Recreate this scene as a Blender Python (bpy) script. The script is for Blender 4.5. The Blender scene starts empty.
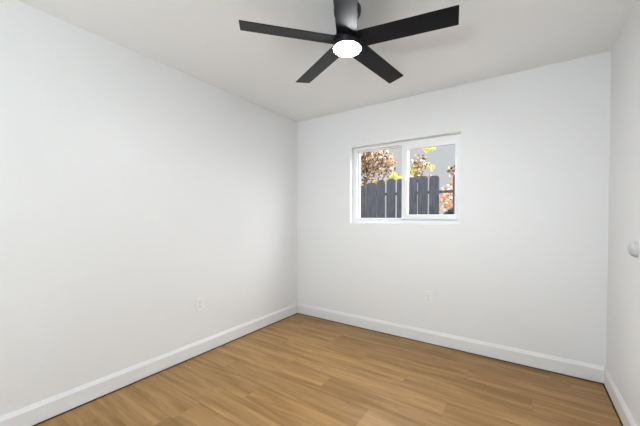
import bpy, bmesh, math, random
from mathutils import Vector, Matrix
random.seed(7)
S = bpy.context.scene
COL = S.collection
PI = math.pi

# ------------------------------------------------------------------ camera
F, PX, PY = 289.5, 334.2, 222.3
YAW, PITCH, ROLL = 0.5686, -0.0151, 0.0026
CAMZ = 1.221
cd = bpy.data.cameras.new('camera')
cam = bpy.data.objects.new('camera', cd)
COL.objects.link(cam)
S.camera = cam
cd.sensor_width = 36.0
cd.lens = F / 640 * 36.0
cd.shift_x = (320 - PX) / 640
cd.shift_y = (PY - 213) / 640
cd.clip_start = 0.02
fw = Vector((-math.sin(YAW) * math.cos(PITCH), math.cos(YAW) * math.cos(PITCH), math.sin(PITCH)))
rt = Vector((math.cos(YAW), math.sin(YAW), 0))
up = rt.cross(fw)
r2 = rt * math.cos(ROLL) + up * math.sin(ROLL)
u2 = -rt * math.sin(ROLL) + up * math.cos(ROLL)
cam.matrix_world = Matrix(((r2.x, u2.x, -fw.x, 0), (r2.y, u2.y, -fw.y, 0), (r2.z, u2.z, -fw.z, CAMZ), (0, 0, 0, 1)))

# ------------------------------------------------------------------ world, sun, added fill light, exposure
W = bpy.data.worlds.new('sky'); S.world = W
W.use_nodes = True
nt = W.node_tree; nt.nodes.clear()
tc = nt.nodes.new('ShaderNodeTexCoord')
sp = nt.nodes.new('ShaderNodeSeparateXYZ')
rp = nt.nodes.new('ShaderNodeValToRGB')
bg = nt.nodes.new('ShaderNodeBackground')
wo = nt.nodes.new('ShaderNodeOutputWorld')
nt.links.new(tc.outputs['Generated'], sp.inputs[0])
nt.links.new(sp.outputs['Z'], rp.inputs['Fac'])
dt = nt.nodes.new('ShaderNodeVectorMath'); dt.operation = 'DOT_PRODUCT'     # the sky is brighter around the sun
dt.inputs[1].default_value = Vector((0.86, 0.138, 0.30)).normalized()
nt.links.new(tc.outputs['Generated'], dt.inputs[0])
mxx = nt.nodes.new('ShaderNodeMath'); mxx.operation = 'MAXIMUM'; mxx.inputs[1].default_value = 0.0
nt.links.new(dt.outputs['Value'], mxx.inputs[0])
pw = nt.nodes.new('ShaderNodeMath'); pw.operation = 'POWER'; pw.inputs[1].default_value = 6.0
nt.links.new(mxx.outputs[0], pw.inputs[0])
gm = nt.nodes.new('ShaderNodeMath'); gm.operation = 'MULTIPLY'; gm.inputs[1].default_value = 3.0
nt.links.new(pw.outputs[0], gm.inputs[0])
ad = nt.nodes.new('ShaderNodeVectorMath'); ad.operation = 'ADD'
nt.links.new(rp.outputs['Color'], ad.inputs[0]); nt.links.new(gm.outputs[0], ad.inputs[1])
nt.links.new(ad.outputs[0], bg.inputs['Color'])
nt.links.new(bg.outputs[0], wo.inputs['Surface'])
el = rp.color_ramp.elements
el[0].position = 0.0; el[0].color = (0.14, 0.14, 0.145, 1)
el[1].position = 0.75; el[1].color = (2.3, 2.4, 2.5, 1)
e = el.new(0.26); e.color = (0.146, 0.147, 0.150, 1)
bg.inputs['Strength'].default_value = 4.2

sd = bpy.data.lights.new('sun', 'SUN'); sun = bpy.data.objects.new('sun', sd); COL.objects.link(sun)
sd.energy = 3.6; sd.angle = 0.02; sd.color = (1.0, 0.93, 0.82)
sun.rotation_euler = Vector((-0.86, -0.138, -0.20)).to_track_quat('-Z', 'Y').to_euler()

ld = bpy.data.lights.new('fill_light', 'AREA'); fill = bpy.data.objects.new('fill_light', ld); COL.objects.link(fill)  # unseen area lamp added inside the room to brighten ceiling and walls evenly
ld.shape = 'RECTANGLE'; ld.size = 1.3; ld.size_y = 0.9
ld.energy = 150; ld.color = (0.815, 0.94, 1.0)
fill.location = (-0.25, -2.95, 0.62)
fill.rotation_euler = Vector((0.05, 1, 8.0)).to_track_quat('-Z', 'Z').to_euler()

S.view_settings.view_transform = 'Standard'
S.view_settings.look = 'None'
S.view_settings.exposure = 0.07
S.view_settings.gamma = 1.0
S.view_settings.use_curve_mapping = False

# ------------------------------------------------------------------ helpers
def mat(name, color, rough=0.5, metal=0.0, bump=0.0, bscale=40.0, vary=0.0, emit=None, estr=0.0, spec=0.5, coat=0.0):
    m = bpy.data.materials.new(name); m.use_nodes = True
    n = m.node_tree; b = n.nodes['Principled BSDF']
    b.inputs['Base Color'].default_value = (*color, 1)
    b.inputs['Roughness'].default_value = rough
    b.inputs['Metallic'].default_value = metal
    b.inputs['Specular IOR Level'].default_value = spec
    b.inputs['Coat Weight'].default_value = coat
    if emit:
        b.inputs['Emission Color'].default_value = (*emit, 1)
        b.inputs['Emission Strength'].default_value = estr
    if bump or vary:
        t = n.nodes.new('ShaderNodeTexCoord')
        x = n.nodes.new('ShaderNodeTexNoise')
        x.inputs['Scale'].default_value = bscale; x.inputs['Detail'].default_value = 3
        n.links.new(t.outputs['Object'], x.inputs['Vector'])
        if bump:
            p = n.nodes.new('ShaderNodeBump')
            p.inputs['Strength'].default_value = bump; p.inputs['Distance'].default_value = 0.004
            n.links.new(x.outputs['Fac'], p.inputs['Height']); n.links.new(p.outputs[0], b.inputs['Normal'])
        if vary:
            r = n.nodes.new('ShaderNodeValToRGB')
            r.color_ramp.elements[0].position = 0.3; r.color_ramp.elements[1].position = 0.7
            r.color_ramp.elements[0].color = (*[c * (1 - vary) for c in color], 1)
            r.color_ramp.elements[1].color = (*[min(1, c * (1 + vary)) for c in color], 1)
            n.links.new(x.outputs['Fac'], r.inputs['Fac']); n.links.new(r.outputs[0], b.inputs['Base Color'])
    return m

def box(bm, x0, x1, y0, y1, z0, z1, mi=0):
    v = [bm.verts.new(p) for p in ((x0,y0,z0),(x1,y0,z0),(x1,y1,z0),(x0,y1,z0),(x0,y0,z1),(x1,y0,z1),(x1,y1,z1),(x0,y1,z1))]
    fs = [bm.faces.new([v[i] for i in q]) for q in ((3,2,1,0),(4,5,6,7),(0,1,5,4),(1,2,6,5),(2,3,7,6),(3,0,4,7))]
    for f in fs: f.material_index = mi
    return v

def prism(bm, pts, a, b, fn):
    """closed outline pts (2D) extruded from a to b; fn(p, t) -> 3D"""
    A = [bm.verts.new(fn(p, a)) for p in pts]; B = [bm.verts.new(fn(p, b)) for p in pts]
    n = len(pts)
    bm.faces.new(A[::-1]); bm.faces.new(B)
    for i in range(n):
        bm.faces.new((A[i], A[(i+1) % n], B[(i+1) % n], B[i]))

def lathe(bm, prof, n=48, smooth=True):
    rings = []
    for r, z in prof:
        if r < 1e-6: rings.append([bm.verts.new((0, 0, z))])
        else: rings.append([bm.verts.new((r*math.cos(2*PI*i/n), r*math.sin(2*PI*i/n), z)) for i in range(n)])
    for A, B in zip(rings, rings[1:]):
        for i in range(n):
            j = (i+1) % n
            if len(A) == 1 and len(B) == 1: continue
            if len(A) == 1: f = bm.faces.new((A[0], B[j], B[i]))
            elif len(B) == 1: f = bm.faces.new((A[i], A[j], B[0]))
            else: f = bm.faces.new((A[i], A[j], B[j], B[i]))
            f.smooth = smooth

def obj(name, bm, mats, parent=None, bevel=0.0, loc=None, recalc=True):
    if recalc: bmesh.ops.recalc_face_normals(bm, faces=bm.faces[:])
    me = bpy.data.meshes.new(name); bm.to_mesh(me); bm.free()
    for m in (mats if isinstance(mats, (list, tuple)) else [mats]): me.materials.append(m)
    o = bpy.data.objects.new(name, me); COL.objects.link(o)
    if parent: o.parent = parent
    if loc: o.location = loc
    if bevel:
        b = o.modifiers.new('bevel', 'BEVEL'); b.width = bevel; b.segments = 2; b.limit_method = 'ANGLE'
    return o

def empty(name, loc, rotz=0.0):
    o = bpy.data.objects.new(name, None); COL.objects.link(o)
    o.location = loc; o.rotation_euler = (0, 0, rotz); o.empty_display_size = 0.1
    return o

def tag(o, label, cat, group=None):
    o['label'] = label; o['category'] = cat
    if group: o['group'] = group
    return o

def struct(o):
    o['kind'] = 'structure'; return o

# ------------------------------------------------------------------ room dimensions (metres, camera above the origin)
XL, XR, YB, YF, H = -2.3926, 0.5518, 2.8703, -3.20, 2.44
SK = -0.01934                       # the right wall runs very slightly out of square
T = 0.14
def xr(y): return XR + (YB - y) * SK
OX0, OX1, OZ0, OZ1 = -1.62, -0.46, 1.16, 2.017   # window opening in the far wall

M_wall = mat('wall_paint', (0.80, 0.80, 0.80), 0.42, bump=0.18, bscale=55, spec=0.4)
M_ceil = mat('ceiling_paint', (0.89, 0.90, 0.91), 0.8, bump=0.15, bscale=70, spec=0.3)
M_trim = mat('trim_paint', (0.78, 0.78, 0.785), 0.4)
M_vinyl = mat('white_vinyl', (0.83, 0.83, 0.84), 0.35)
M_ext = mat('exterior_stucco', (0.6, 0.58, 0.55), 0.9, bump=0.4, bscale=60)

# floor: planks with their own tone, a single object
def floor_material():
    m = bpy.data.materials.new('oak_vinyl_plank'); m.use_nodes = True
    n = m.node_tree; N = n.nodes; L = n.links; b = N['Principled BSDF']
    at = N.new('ShaderNodeAttribute'); at.attribute_name = 'plank'
    sepc = N.new('ShaderNodeSeparateColor'); L.new(at.outputs['Color'], sepc.inputs[0])
    t = N.new('ShaderNodeTexCoord')
    off = N.new('ShaderNodeVectorMath'); off.operation = 'MULTIPLY_ADD'
    off.inputs[1].default_value = (37, 19, 11)
    L.new(at.outputs['Color'], off.inputs[0]); L.new(t.outputs['Object'], off.inputs[2])
    def noise(scale, detail, vec, rough=0.55, dist=0.0):
        mp = N.new('ShaderNodeMapping'); mp.inputs['Scale'].default_value = vec
        L.new(off.outputs[0], mp.inputs['Vector'])
        x = N.new('ShaderNodeTexNoise'); x.inputs['Scale'].default_value = scale
        x.inputs['Detail'].default_value = detail; x.inputs['Roughness'].default_value = rough
        x.inputs['Distortion'].default_value = dist
        L.new(mp.outputs[0], x.inputs['Vector']); return x
    broad = noise(1.0, 3, (1.5, 16, 1), dist=0.6)
    fine = noise(1.0, 4, (4, 90, 1), 0.65)
    r1 = N.new('ShaderNodeValToRGB')
    r1.color_ramp.elements[0].position = 0.30; r1.color_ramp.elements[0].color = (0.225, 0.115, 0.034, 1)
    r1.color_ramp.elements[1].position = 0.72; r1.color_ramp.elements[1].color = (0.42, 0.246, 0.098, 1)
    L.new(broad.outputs['Fac'], r1.inputs['Fac'])
    r2_ = N.new('ShaderNodeMapRange'); r2_.inputs['From Min'].default_value = 0.3; r2_.inputs['From Max'].default_value = 0.7
    r2_.inputs['To Min'].default_value = 0.90; r2_.inputs['To Max'].default_value = 1.08
    L.new(fine.outputs['Fac'], r2_.inputs['Value'])
    r3 = N.new('ShaderNodeMapRange'); r3.inputs['To Min'].default_value = 0.90; r3.inputs['To Max'].default_value = 1.07
    L.new(sepc.outputs[0], r3.inputs['Value'])
    mu = N.new('ShaderNodeMath'); mu.operation = 'MULTIPLY'
    L.new(r2_.outputs[0], mu.inputs[0]); L.new(r3.outputs[0], mu.inputs[1])
    vm = N.new('ShaderNodeVectorMath'); vm.operation = 'SCALE'
    L.new(r1.outputs[0], vm.inputs[0]); L.new(mu.outputs[0], vm.inputs['Scale'])
    L.new(vm.outputs[0], b.inputs['Base Color'])
    b.inputs['Roughness'].default_value = 0.37
    b.inputs['Specular IOR Level'].default_value = 0.27
    bp = N.new('ShaderNodeBump'); bp.inputs['Strength'].default_value = 0.06; bp.inputs['Distance'].default_value = 0.002
    L.new(fine.outputs['Fac'], bp.inputs['Height']); L.new(bp.outputs[0], b.inputs['Normal'])
    return m

M_floor = floor_material()
M_seam = mat('plank_seam', (0.035, 0.022, 0.012), 0.8)
bm = bmesh.new()
cols = []
box(bm, XL-T, XR+T, YF-T, YB+0.0, -0.12, -0.0012, 1)
cols += [(0.5, 0.5, 0.5, 1)] * 6
PWD, PLN = 0.180, 1.22
known = {0: -1.61, 1: -0.72, 2: -1.137, 3: -1.546, -1: -1.20, -2: -2.018, -3: -1.56}   # end joints per row; row 0 spans y 1.84..2.02
SEAM = 0.0006
for row in range(-29, 6):
    y0 = 1.84 + row * PWD; y1 = min(y0 + PWD, YB - 0.020)
    if y0 >= YB - 0.02: continue
    y0 = max(y0, YF)
    if y1 <= YF: continue
    j = known.get(row, random.uniform(0, PLN))
    k0 = math.floor((XL - T - j) / PLN) - 1
    x = j + k0 * PLN
    xe = xr(y0) - 0.019
    while x < xe:
        a, c = max(x, XL + 0.020), min(x + PLN, xe)
        if c > a:
            v = [bm.verts.new(p) for p in ((a+SEAM/2, y0+SEAM/2, 0), (c-SEAM/2, y0+SEAM/2, 0), (c-SEAM/2, y1-SEAM/2, 0), (a+SEAM/2, y1-SEAM/2, 0))]
            bm.faces.new(v)
            cols.append((random.random(), random.random(), random.random(), 1))
        x += PLN
floor = obj('floor', bm, [M_floor, M_seam], recalc=False)
att = floor.data.attributes.new('plank', 'FLOAT_COLOR', 'CORNER')
for p_ in floor.data.polygons:
    for li in p_.loop_indices: att.data[li].color = cols[p_.index]
struct(floor)

bm = bmesh.new(); box(bm, XL-T, XR+T, YF-T, YB+T, H, H+0.15); struct(obj('ceiling', bm, M_ceil))
bm = bmesh.new(); box(bm, XL-T, XL, YF-T, YB+T, -0.12, H); struct(obj('wall_left', bm, M_wall))
bm = bmesh.new()
prism(bm, [(xr(YF-T), YF-T), (XR+T, YF-T), (XR+T, YB+T), (xr(YB), YB+T), (xr(YB), YB)], -0.12, H, lambda p, t: (p[0], p[1], t))
struct(obj('wall_right', bm, M_wall))

def wall_with_hole(x0, x1, y0, y1, ox0, ox1, oz0, oz1, name, outer):
    bm = bmesh.new()
    xs = [x0, ox0, ox1, x1]; zs = [-0.12, oz0, oz1, H]
    for i in range(3):
        for k in range(3):
            if i == 1 and k == 1: continue
            for yy in (y0, y1):
                f = bm.faces.new([bm.verts.new(p) for p in ((xs[i],yy,zs[k]),(xs[i+1],yy,zs[k]),(xs[i+1],yy,zs[k+1]),(xs[i],yy,zs[k+1]))])
                f.material_index = 1 if yy == outer else 0
    def q(*p): bm.faces.new([bm.verts.new(t) for t in p])
    q((ox0,y0,oz0),(ox0,y1,oz0),(ox0,y1,oz1),(ox0,y0,oz1)); q((ox1,y0,oz0),(ox1,y1,oz0),(ox1,y1,oz1),(ox1,y0,oz1))
    q((ox0,y0,oz0),(ox1,y0,oz0),(ox1,y1,oz0),(ox0,y1,oz0)); q((ox0,y0,oz1),(ox1,y0,oz1),(ox1,y1,oz1),(ox0,y1,oz1))
    q((x0,y0,-0.12),(x0,y1,-0.12),(x0,y1,H),(x0,y0,H)); q((x1,y0,-0.12),(x1,y1,-0.12),(x1,y1,H),(x1,y0,H))
    bmesh.ops.remove_doubles(bm, verts=bm.verts[:], dist=1e-5)
    return struct(obj(name, bm, [M_wall, M_ext]))
wall_with_hole(XL, XR, YB, YB+T, OX0, OX1, OZ0, OZ1, 'wall_back', YB+T)
wall_with_hole(XL, xr(YF), YF-T, YF, -1.78, -0.02, 0.10, 2.10, 'wall_front', YF-T)  # hole made for the added window

# baseboards: flat face with a sloped top edge, a hair off the floor
BH, BT = 0.125, 0.014
prof = [(0, 0.008), (BT, 0.008), (BT, BH-0.024), (BT-0.002, BH-0.020), (0.004, BH), (0, BH)]
bm = bmesh.new(); prism(bm, prof, YF, YB, lambda p, t: (XL + p[0], t, p[1])); struct(obj('baseboard_left', bm, M_trim))
bm = bmesh.new(); prism(bm, prof, XL+BT, XR-BT+0.001, lambda p, t: (t, YB - p[0], p[1])); struct(obj('baseboard_back', bm, M_trim))
bm = bmesh.new(); prism(bm, prof, YF, YB, lambda p, t: (xr(t) - p[0], t, p[1])); struct(obj('baseboard_right', bm, M_trim))
bm = bmesh.new(); prism(bm, [(a_, b_*0.72) for a_, b_ in prof], XL+BT, xr(YF)-BT, lambda p, t: (t, YF + p[0], p[1])); struct(obj('baseboard_front', bm, M_trim))

# ------------------------------------------------------------------ sliding window in the far wall
def glass_material():
    m = bpy.data.materials.new('clear_glass'); m.use_nodes = True
    n = m.node_tree; n.nodes.clear()
    tr = n.nodes.new('ShaderNodeBsdfTransparent'); tr.inputs[0].default_value = (0.97, 0.98, 0.98, 1)
    gl = n.nodes.new('ShaderNodeBsdfGlossy'); gl.inputs['Roughness'].default_value = 0.02
    fr = n.nodes.new('ShaderNodeFresnel'); fr.inputs[0].default_value = 1.03
    mx = n.nodes.new('ShaderNodeMixShader'); out = n.nodes.new('ShaderNodeOutputMaterial')
    n.links.new(fr.outputs[0], mx.inputs[0]); n.links.new(tr.outputs[0], mx.inputs[1]); n.links.new(gl.outputs[0], mx.inputs[2])
    n.links.new(mx.outputs[0], out.inputs[0]); return m
M_glass = glass_material()

def ring(x0, x1, z0, z1, wl, wr, wb, wt, y0, y1):
    bm = bmesh.new()
    o = [(x0,z0),(x1,z0),(x1,z1),(x0,z1)]; i = [(x0+wl,z0+wb),(x1-wr,z0+wb),(x1-wr,z1-wt),(x0+wl,z1-wt)]
    V = {}
    for nme, pts in (('o', o), ('i', i)):
        for yy in (y0, y1): V[nme, yy] = [bm.verts.new((p[0], yy, p[1])) for p in pts]
    for k in range(4):
        j = (k+1) % 4
        bm.faces.new((V['o',y0][k], V['o',y0][j], V['i',y0][j], V['i',y0][k]))
        bm.faces.new((V['o',y1][k], V['o',y1][j], V['i',y1][j], V['i',y1][k]))
        bm.faces.new((V['o',y0][k], V['o',y0][j], V['o',y1][j], V['o',y1][k]))
        bm.faces.new((V['i',y0][k], V['i',y0][j], V['i',y1][j], V['i',y1][k]))
    return bm

win = struct(empty('window_1', ((OX0+OX1)/2, YB+0.065, OZ0)))
def wl(o):
    o.location = (-win.location.x, -win.location.y, -win.location.z); return o
FY = YB + 0.066                   # room-side face of the vinyl frame
XM = -1.004                       # meeting stile centre
wl(obj('window_frame', ring(OX0, OX1, OZ0, OZ1, 0.052, 0.040, 0.048, 0.030, FY, YB+T), M_vinyl, win, 0.003))
g = wl(obj('fixed_pane', ring(OX0+0.052, XM+0.022, OZ0+0.048, OZ1-0.030, 0.016, 0.056, 0.014, 0.014, FY+0.030, FY+0.062), M_vinyl, win, 0.002))
bm = bmesh.new(); box(bm, OX0+0.066, XM-0.032, FY+0.044, FY+0.048, OZ0+0.060, OZ1-0.042); obj('glass', bm, M_glass, g)
s = wl(obj('sliding_sash', ring(XM-0.034, OX1-0.030, OZ0+0.046, OZ1-0.028, 0.058, 0.028, 0.052, 0.062, FY-0.006, FY+0.026), M_vinyl, win, 0.003))
bm = bmesh.new(); box(bm, XM+0.020, OX1-0.054, FY+0.008, FY+0.012, OZ0+0.094, OZ1-0.090); obj('glass', bm, M_glass, s)
bm = bmesh.new(); box(bm, XM-0.022, XM+0.012, FY-0.020, FY-0.0055, 1.60, 1.66); box(bm, XM-0.010, XM+0.002, FY-0.030, FY-0.018, 1.615, 1.645)
obj('latch', bm, M_vinyl, s, 0.002)
bm = bmesh.new(); box(bm, OX0+0.060, OX1-0.040, FY-0.0, FY+0.034, OZ0+0.040, OZ0+0.0475); wl(obj('track', bm, M_vinyl, win))

# made-up window behind the camera, added as a setting for the fill light
w2 = struct(empty('added_window', (-1.0, YF-0.05, 0.60)))
o = obj('window_frame', ring(-1.78, -0.02, 0.10, 2.10, 0.05, 0.05, 0.05, 0.05, YF-0.11, YF-0.05), M_vinyl, w2, 0.003)  # frame of the added window
o.location = (1.0, -(YF-0.05), -0.60)

# ------------------------------------------------------------------ ceiling fan
M_black = mat('black_blade', (0.003, 0.0036, 0.0055), 0.36, spec=0.22)
M_fanm = mat('black_metal', (0.008, 0.008, 0.010), 0.35, spec=0.35)
M_dome = mat('lit_diffuser', (0.9, 0.9, 0.9), 0.4, emit=(0.96, 0.98, 1.0), estr=290.0)
FS = 0.94
fx, fy = -0.9077*FS - 0.0035, 1.5733*FS - 0.002
zb = CAMZ + 1.0933*FS                     # blade plane
fan = tag(empty('ceiling_fan', (fx, fy, H)), 'black five-blade ceiling fan with a lit round white light, mounted on the ceiling', 'ceiling fan')
bz = zb - H
bm = bmesh.new(); lathe(bm, [(0, 0), (0.079, 0), (0.080, -0.006), (0.078, -0.030), (0.070, -0.045), (0.050, -0.056), (0.0, -0.056)]); obj('canopy', bm, M_fanm, fan)
bm = bmesh.new(); lathe(bm, [(0, -0.050), (0.022, -0.050), (0.022, -0.085), (0.0, -0.085)], 24); obj('downrod', bm, M_fanm, fan)
bm = bmesh.new(); lathe(bm, [(0, -0.078), (0.040, -0.078), (0.056, -0.086), (0.060, -0.100), (0.060, bz+0.028), (0.0, bz+0.028)]); obj('motor_housing', bm, M_fanm, fan)
bm = bmesh.new(); lathe(bm, [(0, bz+0.030), (0.070, bz+0.030), (0.078, bz+0.022), (0.082, bz+0.010), (0.082, bz-0.022), (0.078, bz-0.030), (0, bz-0.030)]); obj('hub', bm, M_fanm, fan)
bm = bmesh.new(); lathe(bm, [(0.0, bz-0.028), (0.081, bz-0.028), (0.0845, bz-0.031), (0.0845, bz-0.040), (0.081, bz-0.042), (0.0, bz-0.042)]); obj('light_ring', bm, M_fanm, fan)
bm = bmesh.new(); lathe(bm, [(0.0, bz-0.040)] + [(0.080*math.cos(a), bz-0.041-0.018*math.sin(a)) for a in [i*PI/2/12 for i in range(13)]]); obj('light_diffuser', bm, M_dome, fan)
R1 = 0.638 * FS; BW = 0.1263 * FS; ph = -121.7111
for k in range(5):
    A = ph - math.radians(72) * k
    bm = bmesh.new()
    hw = BW / 2; th = 0.0045
    box(bm, 0.060, R1, -hw, hw, -th/2, th/2)
    bmesh.ops.bevel(bm, geom=[ed for ed in bm.edges if abs(ed.verts[0].co.z - ed.verts[1].co.z) > 1e-4 and ed.verts[0].co.x > 0.3], offset=0.002, segments=2, affect='EDGES')
    b = obj('blade', bm, M_black, fan, 0.0008)
    b.location = (0, 0, bz)
    b.rotation_euler = (Matrix.Rotation(A, 3, 'Z') @ Matrix.Rotation(-0.1984, 3, 'X')).to_euler()

# ------------------------------------------------------------------ wall outlets
M_plate = mat('white_plastic', (0.82, 0.82, 0.81), 0.3)
M_slot = mat('slot_dark', (0.14, 0.14, 0.14), 0.6)
M_screw = mat('screw_metal', (0.55, 0.55, 0.55), 0.35, metal=0.8)
def outlet(loc, rotz, label):
    t = tag(empty('wall_outlet', loc, rotz), label, 'outlet', 'white duplex wall outlets')
    # local frame: plate lies in x-z, faces -y, back on y=0
    bm = bmesh.new()
    w, h = 0.036, 0.0585
    a = [(-w,0,-h),(w,0,-h),(w,0,h),(-w,0,h)]
    b = [(x*0.94, -0.0075, z*0.96) for x, _, z in a]
    c = [(x, -0.0055, z) for x, _, z in a]
    A = [bm.verts.new(p) for p in a]; C = [bm.verts.new(p) for p in c]; B = [bm.verts.new(p) for p in b]
    bm.faces.new(A); bm.faces.new(B)
    for X, Y in ((A, C), (C, B)):
        for i in range(4): bm.faces.new((X[i], X[(i+1)%4], Y[(i+1)%4], Y[i]))
    obj('plate', bm, M_plate, t)
    for s_ in (1, -1):
        bm = bmesh.new()
        n = 24; pts = []
        for i in range(n):
            an = 2*PI*i/n; pts.append((0.0172*math.cos(an), max(-0.0125, min(0.0125, 0.0172*math.sin(an))) + s_*0.0196))
        prism(bm, pts, -0.006, -0.0098, lambda p, q: (p[0], q, p[1]))
        rcp = obj('receptacle', bm, M_plate, t)
        bm = bmesh.new()
        box(bm, -0.0075, -0.0053, -0.0102, -0.0092, s_*0.0196-0.001, s_*0.0196+0.008)
        box(bm, 0.0053, 0.0075, -0.0102, -0.0092, s_*0.0196-0.0005, s_*0.0196+0.007)
        prism(bm, [(0.0026*math.cos(i*PI/5), s_*0.0196-0.0065+0.0026*math.sin(i*PI/5)) for i in range(10)], -0.0092, -0.0102, lambda p, q: (p[0], q, p[1]))
        obj('slots', bm, M_slot, rcp)
    bm = bmesh.new(); prism(bm, [(0.0032*math.cos(i*PI/6), 0.0032*math.sin(i*PI/6)) for i in range(12)], -0.0065, -0.0085, lambda p, q: (p[0], q, p[1]))
    obj('screw', bm, M_screw, t)
    return t
outlet((-0.737, YB, 0.4475), 0, 'white duplex power outlet on the far wall below the window')
outlet((XL, 1.519, 0.448), PI/2, 'white duplex power outlet on the long left wall above the baseboard')

# round door-knob bumper on the right wall
M_bump = mat('bumper_plastic', (0.58, 0.58, 0.58), 0.8, spec=0.2)
yb = 2.195
bump = tag(empty('wall_bumper', (xr(yb), yb, 1.055)), 'small round pale grey domed door bumper on the right wall', 'door bumper')
bump.rotation_euler = (0, -PI/2, math.atan(SK) * -1)
bm = bmesh.new(); lathe(bm, [(0, 0), (0.043, 0), (0.043, 0.003), (0.041, 0.005), (0.0, 0.005)], 40); obj('backing_disc', bm, M_bump, bump)
bm = bmesh.new(); lathe(bm, [(0.039, 0.004), (0.0385, 0.014)] + [(0.0385*math.cos(a), 0.014 + 0.022*math.sin(a)) for a in [i*PI/2/8 for i in range(1, 9)]], 40); obj('rubber_dome', bm, M_bump, bump)

# ------------------------------------------------------------------ outside: ground, fence, trees
GZ = -0.15
M_ground = mat('bare_soil', (0.26, 0.20, 0.15), 0.95, bump=0.6, bscale=9, vary=0.35)
bm = bmesh.new(); box(bm, -14, 10, YB+T+0.001, 22, GZ-0.1, GZ); struct(obj('ground', bm, M_ground))

def fence_material():
    m = mat('weathered_wood', (0.105, 0.115, 0.15), 0.85)
    n = m.node_tree; N = n.nodes; L = n.links; b = N['Principled BSDF']
    t = N.new('ShaderNodeTexCoord'); mp = N.new('ShaderNodeMapping'); mp.inputs['Scale'].default_value = (70, 70, 5)
    x = N.new('ShaderNodeTexNoise'); x.inputs['Scale'].default_value = 1; x.inputs['Detail'].default_value = 5; x.inputs['Roughness'].default_value = 0.65
    r = N.new('ShaderNodeValToRGB')
    r.color_ramp.elements[0].position = 0.3; r.color_ramp.elements[0].color = (0.005, 0.006, 0.010, 1)
    r.color_ramp.elements[1].position = 0.75; r.color_ramp.elements[1].color = (0.062, 0.064, 0.082, 1)
    L.new(t.outputs['Object'], mp.inputs[0]); L.new(mp.outputs[0], x.inputs['Vector']); L.new(x.outputs['Fac'], r.inputs[0]); L.new(r.outputs[0], b.inputs['Base Color'])
    bp = N.new('ShaderNodeBump'); bp.inputs['Strength'].default_value = 0.5; bp.inputs['Distance'].default_value = 0.004
    L.new(x.outputs['Fac'], bp.inputs['Height']); L.new(bp.outputs[0], b.inputs['Normal'])
    return m
M_fence = fence_material()
FYD = 4.15
fence = tag(empty('picket_fence', (-1.5, FYD, GZ)), 'dark blue-grey weathered wooden picket fence seen through the window, one picket missing', 'fence')
def fo(name, bm, bev=0.0):
    o = obj(name, bm, M_fence, fence, bev); o.location = (1.5, -FYD, -GZ); return o
def picket(x0, x1, top, lean=0.0):
    bm = bmesh.new(); w = x1 - x0; c = 0.035
    pts = [(x0, GZ+0.02), (x1, GZ+0.02), (x1, top-c), (x1-0.010, top-0.014), (x1-0.032, top-0.001), (x0+0.032, top), (x0+0.010, top-0.015), (x0, top-c*1.1)]
    prism(bm, pts, FYD-0.009, FYD+0.009, lambda p, t: (p[0] + lean*(p[1]-GZ), t, p[1]))
    fo('picket', bm)
pk = [(-2.20, -2.058, 1.735), (-2.046, -1.878, 1.772), (-1.865, -1.732, 1.804), (-1.706, -1.566, 1.812), (-1.541, -1.402, 1.803),
      (-1.385, -1.244, 1.812), (-1.227, -1.088, 1.817), (-1.072, -0.936, 1.812), (-0.758, -0.620, 1.812)]
for a, c, t in pk: picket(a, c, t, random.uniform(-0.002, 0.002))
x = -2.215
while x > -5.2:
    picket(x-0.141, x, 1.77 + random.uniform(-0.03, 0.03)); x -= 0.156
x = -0.602
while x < 1.6:
    picket(x, x+0.141, 1.805 + random.uniform(-0.015, 0.015)); x += 0.156
for z in (0.25, 0.92, 1.587):
    bm = bmesh.new(); box(bm, -5.4, 1.8, FYD+0.010, FYD+0.048, z-0.018, z+0.018); fo('rail', bm, 0.003)
for px in (-5.35, -2.95, -0.52, 1.72):
    bm = bmesh.new(); box(bm, px-0.045, px+0.045, FYD+0.049, FYD+0.139, GZ, 1.70); fo('post', bm, 0.004)

def leaf_mat(name, c, tr=0.45):
    m = bpy.data.materials.new(name); m.use_nodes = True
    n = m.node_tree; n.nodes.clear()
    d = n.nodes.new('ShaderNodeBsdfDiffuse'); d.inputs[0].default_value = (*c, 1)
    t = n.nodes.new('ShaderNodeBsdfTranslucent'); t.inputs[0].default_value = (*c, 1)
    mx = n.nodes.new('ShaderNodeMixShader'); mx.inputs[0].default_value = tr
    o = n.nodes.new('ShaderNodeOutputMaterial')
    n.links.new(d.outputs[0], mx.inputs[1]); n.links.new(t.outputs[0], mx.inputs[2]); n.links.new(mx.outputs[0], o.inputs[0])
    return m
L_tan = leaf_mat('leaf_tan', (0.36, 0.25, 0.17)); L_brown = leaf_mat('leaf_brown', (0.15, 0.095, 0.06)); L_dark = leaf_mat('leaf_dark', (0.06, 0.042, 0.034), 0.2)
L_pale = leaf_mat('leaf_pale', (0.62, 0.52, 0.42)); L_orange = leaf_mat('leaf_orange', (0.50, 0.25, 0.12))
L_yel = leaf_mat('leaf_yellow', (0.46, 0.42, 0.11)); L_lime = leaf_mat('leaf_lime', (0.30, 0.36, 0.06)); L_grn = leaf_mat('leaf_dark_green', (0.045, 0.055, 0.05), 0.15)
M_bark = mat('bark', (0.13, 0.09, 0.065), 0.9, bump=0.6, bscale=40)

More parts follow.
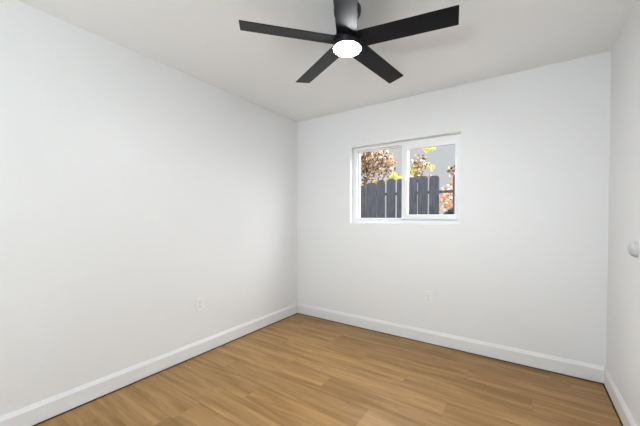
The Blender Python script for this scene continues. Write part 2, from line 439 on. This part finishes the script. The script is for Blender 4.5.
def tube(bm, pts, n=7):
    rings = []
    for i, (p, r) in enumerate(pts):
        a = Vector(pts[max(0, i-1)][0]); b = Vector(pts[min(len(pts)-1, i+1)][0]); d = (b - a).normalized()
        s_ = d.cross(Vector((0.3, 1, 0.1))).normalized(); u_ = d.cross(s_)
        rings.append([bm.verts.new(Vector(p) + (s_*math.cos(2*PI*k/n) + u_*math.sin(2*PI*k/n)) * r) for k in range(n)])
    for A, B in zip(rings, rings[1:]):
        for k in range(n):
            f = bm.faces.new((A[k], A[(k+1)%n], B[(k+1)%n], B[k])); f.smooth = True
    bm.faces.new(rings[0][::-1]); bm.faces.new(rings[-1])

def leaves(bm, rng, c, r, count, size, weights):
    for _ in range(count):
        while True:
            q = Vector((rng.uniform(-1,1), rng.uniform(-1,1), rng.uniform(-1,1)))
            if q.length < 1: break
        P = Vector((c[0]+q.x*r[0], c[1]+q.y*r[1], c[2]+q.z*r[2]))
        s_ = size * rng.uniform(0.6, 1.3)
        R = Matrix.Rotation(rng.uniform(0, 2*PI), 3, 'Z') @ Matrix.Rotation(rng.uniform(-1.3, 1.3), 3, 'X') @ Matrix.Rotation(rng.uniform(0, 2*PI), 3, 'Y')
        w = s_ * 0.34
        pts = [(0,0,0), (w,s_*0.35,w*0.5), (w*0.8,s_*0.7,w*0.4), (0,s_,-0.1*s_), (-w*0.8,s_*0.7,w*0.4), (-w,s_*0.35,w*0.5)]
        v = [bm.verts.new(P + R @ Vector(p)) for p in pts]
        mi = rng.choices(range(len(weights)), weights)[0]
        for f in (bm.faces.new((v[0],v[1],v[2],v[3])), bm.faces.new((v[0],v[3],v[4],v[5]))): f.material_index = mi

def tree(name, label, cat, base, branches, blobs, size, mats, group=None, seed=1):
    """branches: lists of (x,y,z,r) in world; blobs: (centre, radii, count, weights)"""
    rng = random.Random(seed)
    t = tag(empty(name, base), label, cat, group)
    off = (-base[0], -base[1], -base[2])
    bm = bmesh.new()
    for br in branches: tube(bm, [((a, b, c), r) for a, b, c, r in br])
    obj('trunk', bm, M_bark, t, loc=off)
    bm = bmesh.new()
    for c, r, n, wts in blobs: leaves(bm, rng, c, r, n, size, wts)
    obj('foliage', bm, mats, t, loc=off, recalc=False)
    return t

ML = [L_tan, L_brown, L_dark, L_pale, L_orange, L_yel, L_lime]
dry = (4, 4, 2, 2.2, 0.3, 0, 0); yel = (0.5, 0.4, 0.1, 0.6, 0.2, 5, 2.5); org = (2, 0.7, 0.3, 2.5, 3, 0, 0)
def scaled(k, y0, lst):
    return [(((c[0])*k, y0 + (c[1]-5.2)*k, CAMZ + (c[2]-CAMZ)*k), tuple(q*k for q in r), n, w) for c, r, n, w in lst]
tree('dry_leaved_tree', 'broad tree with dry tan-brown leaves behind the fence in the left window pane', 'tree', (-2.75, 5.45, GZ),
     [[(-2.75,5.45,GZ,0.07), (-2.72,5.43,0.9,0.055), (-2.70,5.4,1.7,0.04), (-2.66,5.4,2.6,0.012)],
      [(-2.72,5.43,1.1,0.03), (-2.4,5.35,1.75,0.018), (-2.1,5.3,2.3,0.006)],
      [(-2.71,5.4,1.5,0.03), (-3.1,5.4,2.1,0.018), (-3.4,5.4,2.6,0.008)]],
     [((-2.55,5.35,2.40), (0.46,0.35,0.27), 1000, dry), ((-2.95,5.4,2.45), (0.42,0.4,0.34), 620, dry), ((-2.2,5.3,2.28), (0.22,0.25,0.26), 230, dry),
      ((-2.62,5.35,2.05), (0.30,0.3,0.18), 170, dry), ((-3.5,5.45,2.3), (0.5,0.4,0.45), 500, dry), ((-2.5,5.4,2.78), (0.55,0.3,0.14), 150, dry),
      ((-1.97,5.2,1.97), (0.10,0.12,0.10), 90, yel), ((-2.25,5.3,1.93), (0.25,0.2,0.06), 60, yel), ((-2.85,5.35,1.9), (0.2,0.2,0.08), 60, yel)],
     0.055, ML, 'trees beyond the fence', 3)
K = 0.885
tree('yellow_leaved_tree', 'slender tree with yellow leaves behind the fence beside the centre bar of the window', 'tree', (-1.42, 4.62, GZ),
     [[(-1.42,4.62,GZ,0.030), (-1.42,4.6,1.0,0.022), (-1.40,4.6,1.7,0.014), (-1.33,4.6,2.25,0.005)],
      [(-1.40,4.6,1.7,0.010), (-1.55,4.6,2.03,0.005)], [(-1.38,4.6,1.85,0.008), (-1.24,4.6,2.12,0.004)]],
     scaled(K, 4.6, [((-1.68,5.2,2.03), (0.15,0.15,0.15), 120, yel), ((-1.52,5.2,2.18), (0.13,0.15,0.17), 130, dry), ((-1.36,5.2,2.44), (0.11,0.12,0.055), 36, yel),
      ((-1.34,5.2,2.13), (0.10,0.1,0.05), 30, yel), ((-1.5,5.2,1.95), (0.16,0.15,0.09), 80, dry)]),
     0.05, ML, 'trees beyond the fence', 5)
tree('orange_leaved_tree', 'tree with sparse orange-brown leaves behind the fence at the right edge of the window', 'tree', (-0.72, 5.3, GZ),
     [[(-0.72,5.3,GZ,0.045), (-0.72,5.3,1.1,0.035), (-0.70,5.3,1.9,0.022), (-0.66,5.3,2.8,0.006)],
      [(-0.71,5.3,1.6,0.014), (-0.9,5.25,2.0,0.006)], [(-0.70,5.3,1.9,0.014), (-0.4,5.3,2.5,0.006)]],
     [((-0.90,5.25,2.03), (0.13,0.15,0.13), 120, dry), ((-0.82,5.25,2.40), (0.09,0.1,0.08), 50, dry), ((-0.78,5.25,2.64), (0.10,0.1,0.06), 36, dry),
      ((-0.4,5.3,2.35), (0.28,0.3,0.4), 380, dry), ((-0.92,5.3,1.55), (0.30,0.25,0.30), 560, org)],
     0.055, ML, 'trees beyond the fence', 9)
tree('dark_shrub', 'low dark rounded shrub in the gap where a fence picket is missing', 'shrub', (-0.80, 4.62, GZ),
     [[(-0.80,4.62,GZ,0.03), (-0.80,4.62,0.6,0.02), (-0.80,4.62,1.2,0.008)]],
     [((-0.80,4.62,1.16), (0.17,0.20,0.20), 900, (1,)), ((-0.80,4.62,0.75), (0.28,0.22,0.35), 500, (1,))],
     0.06, [L_grn], None, 11)
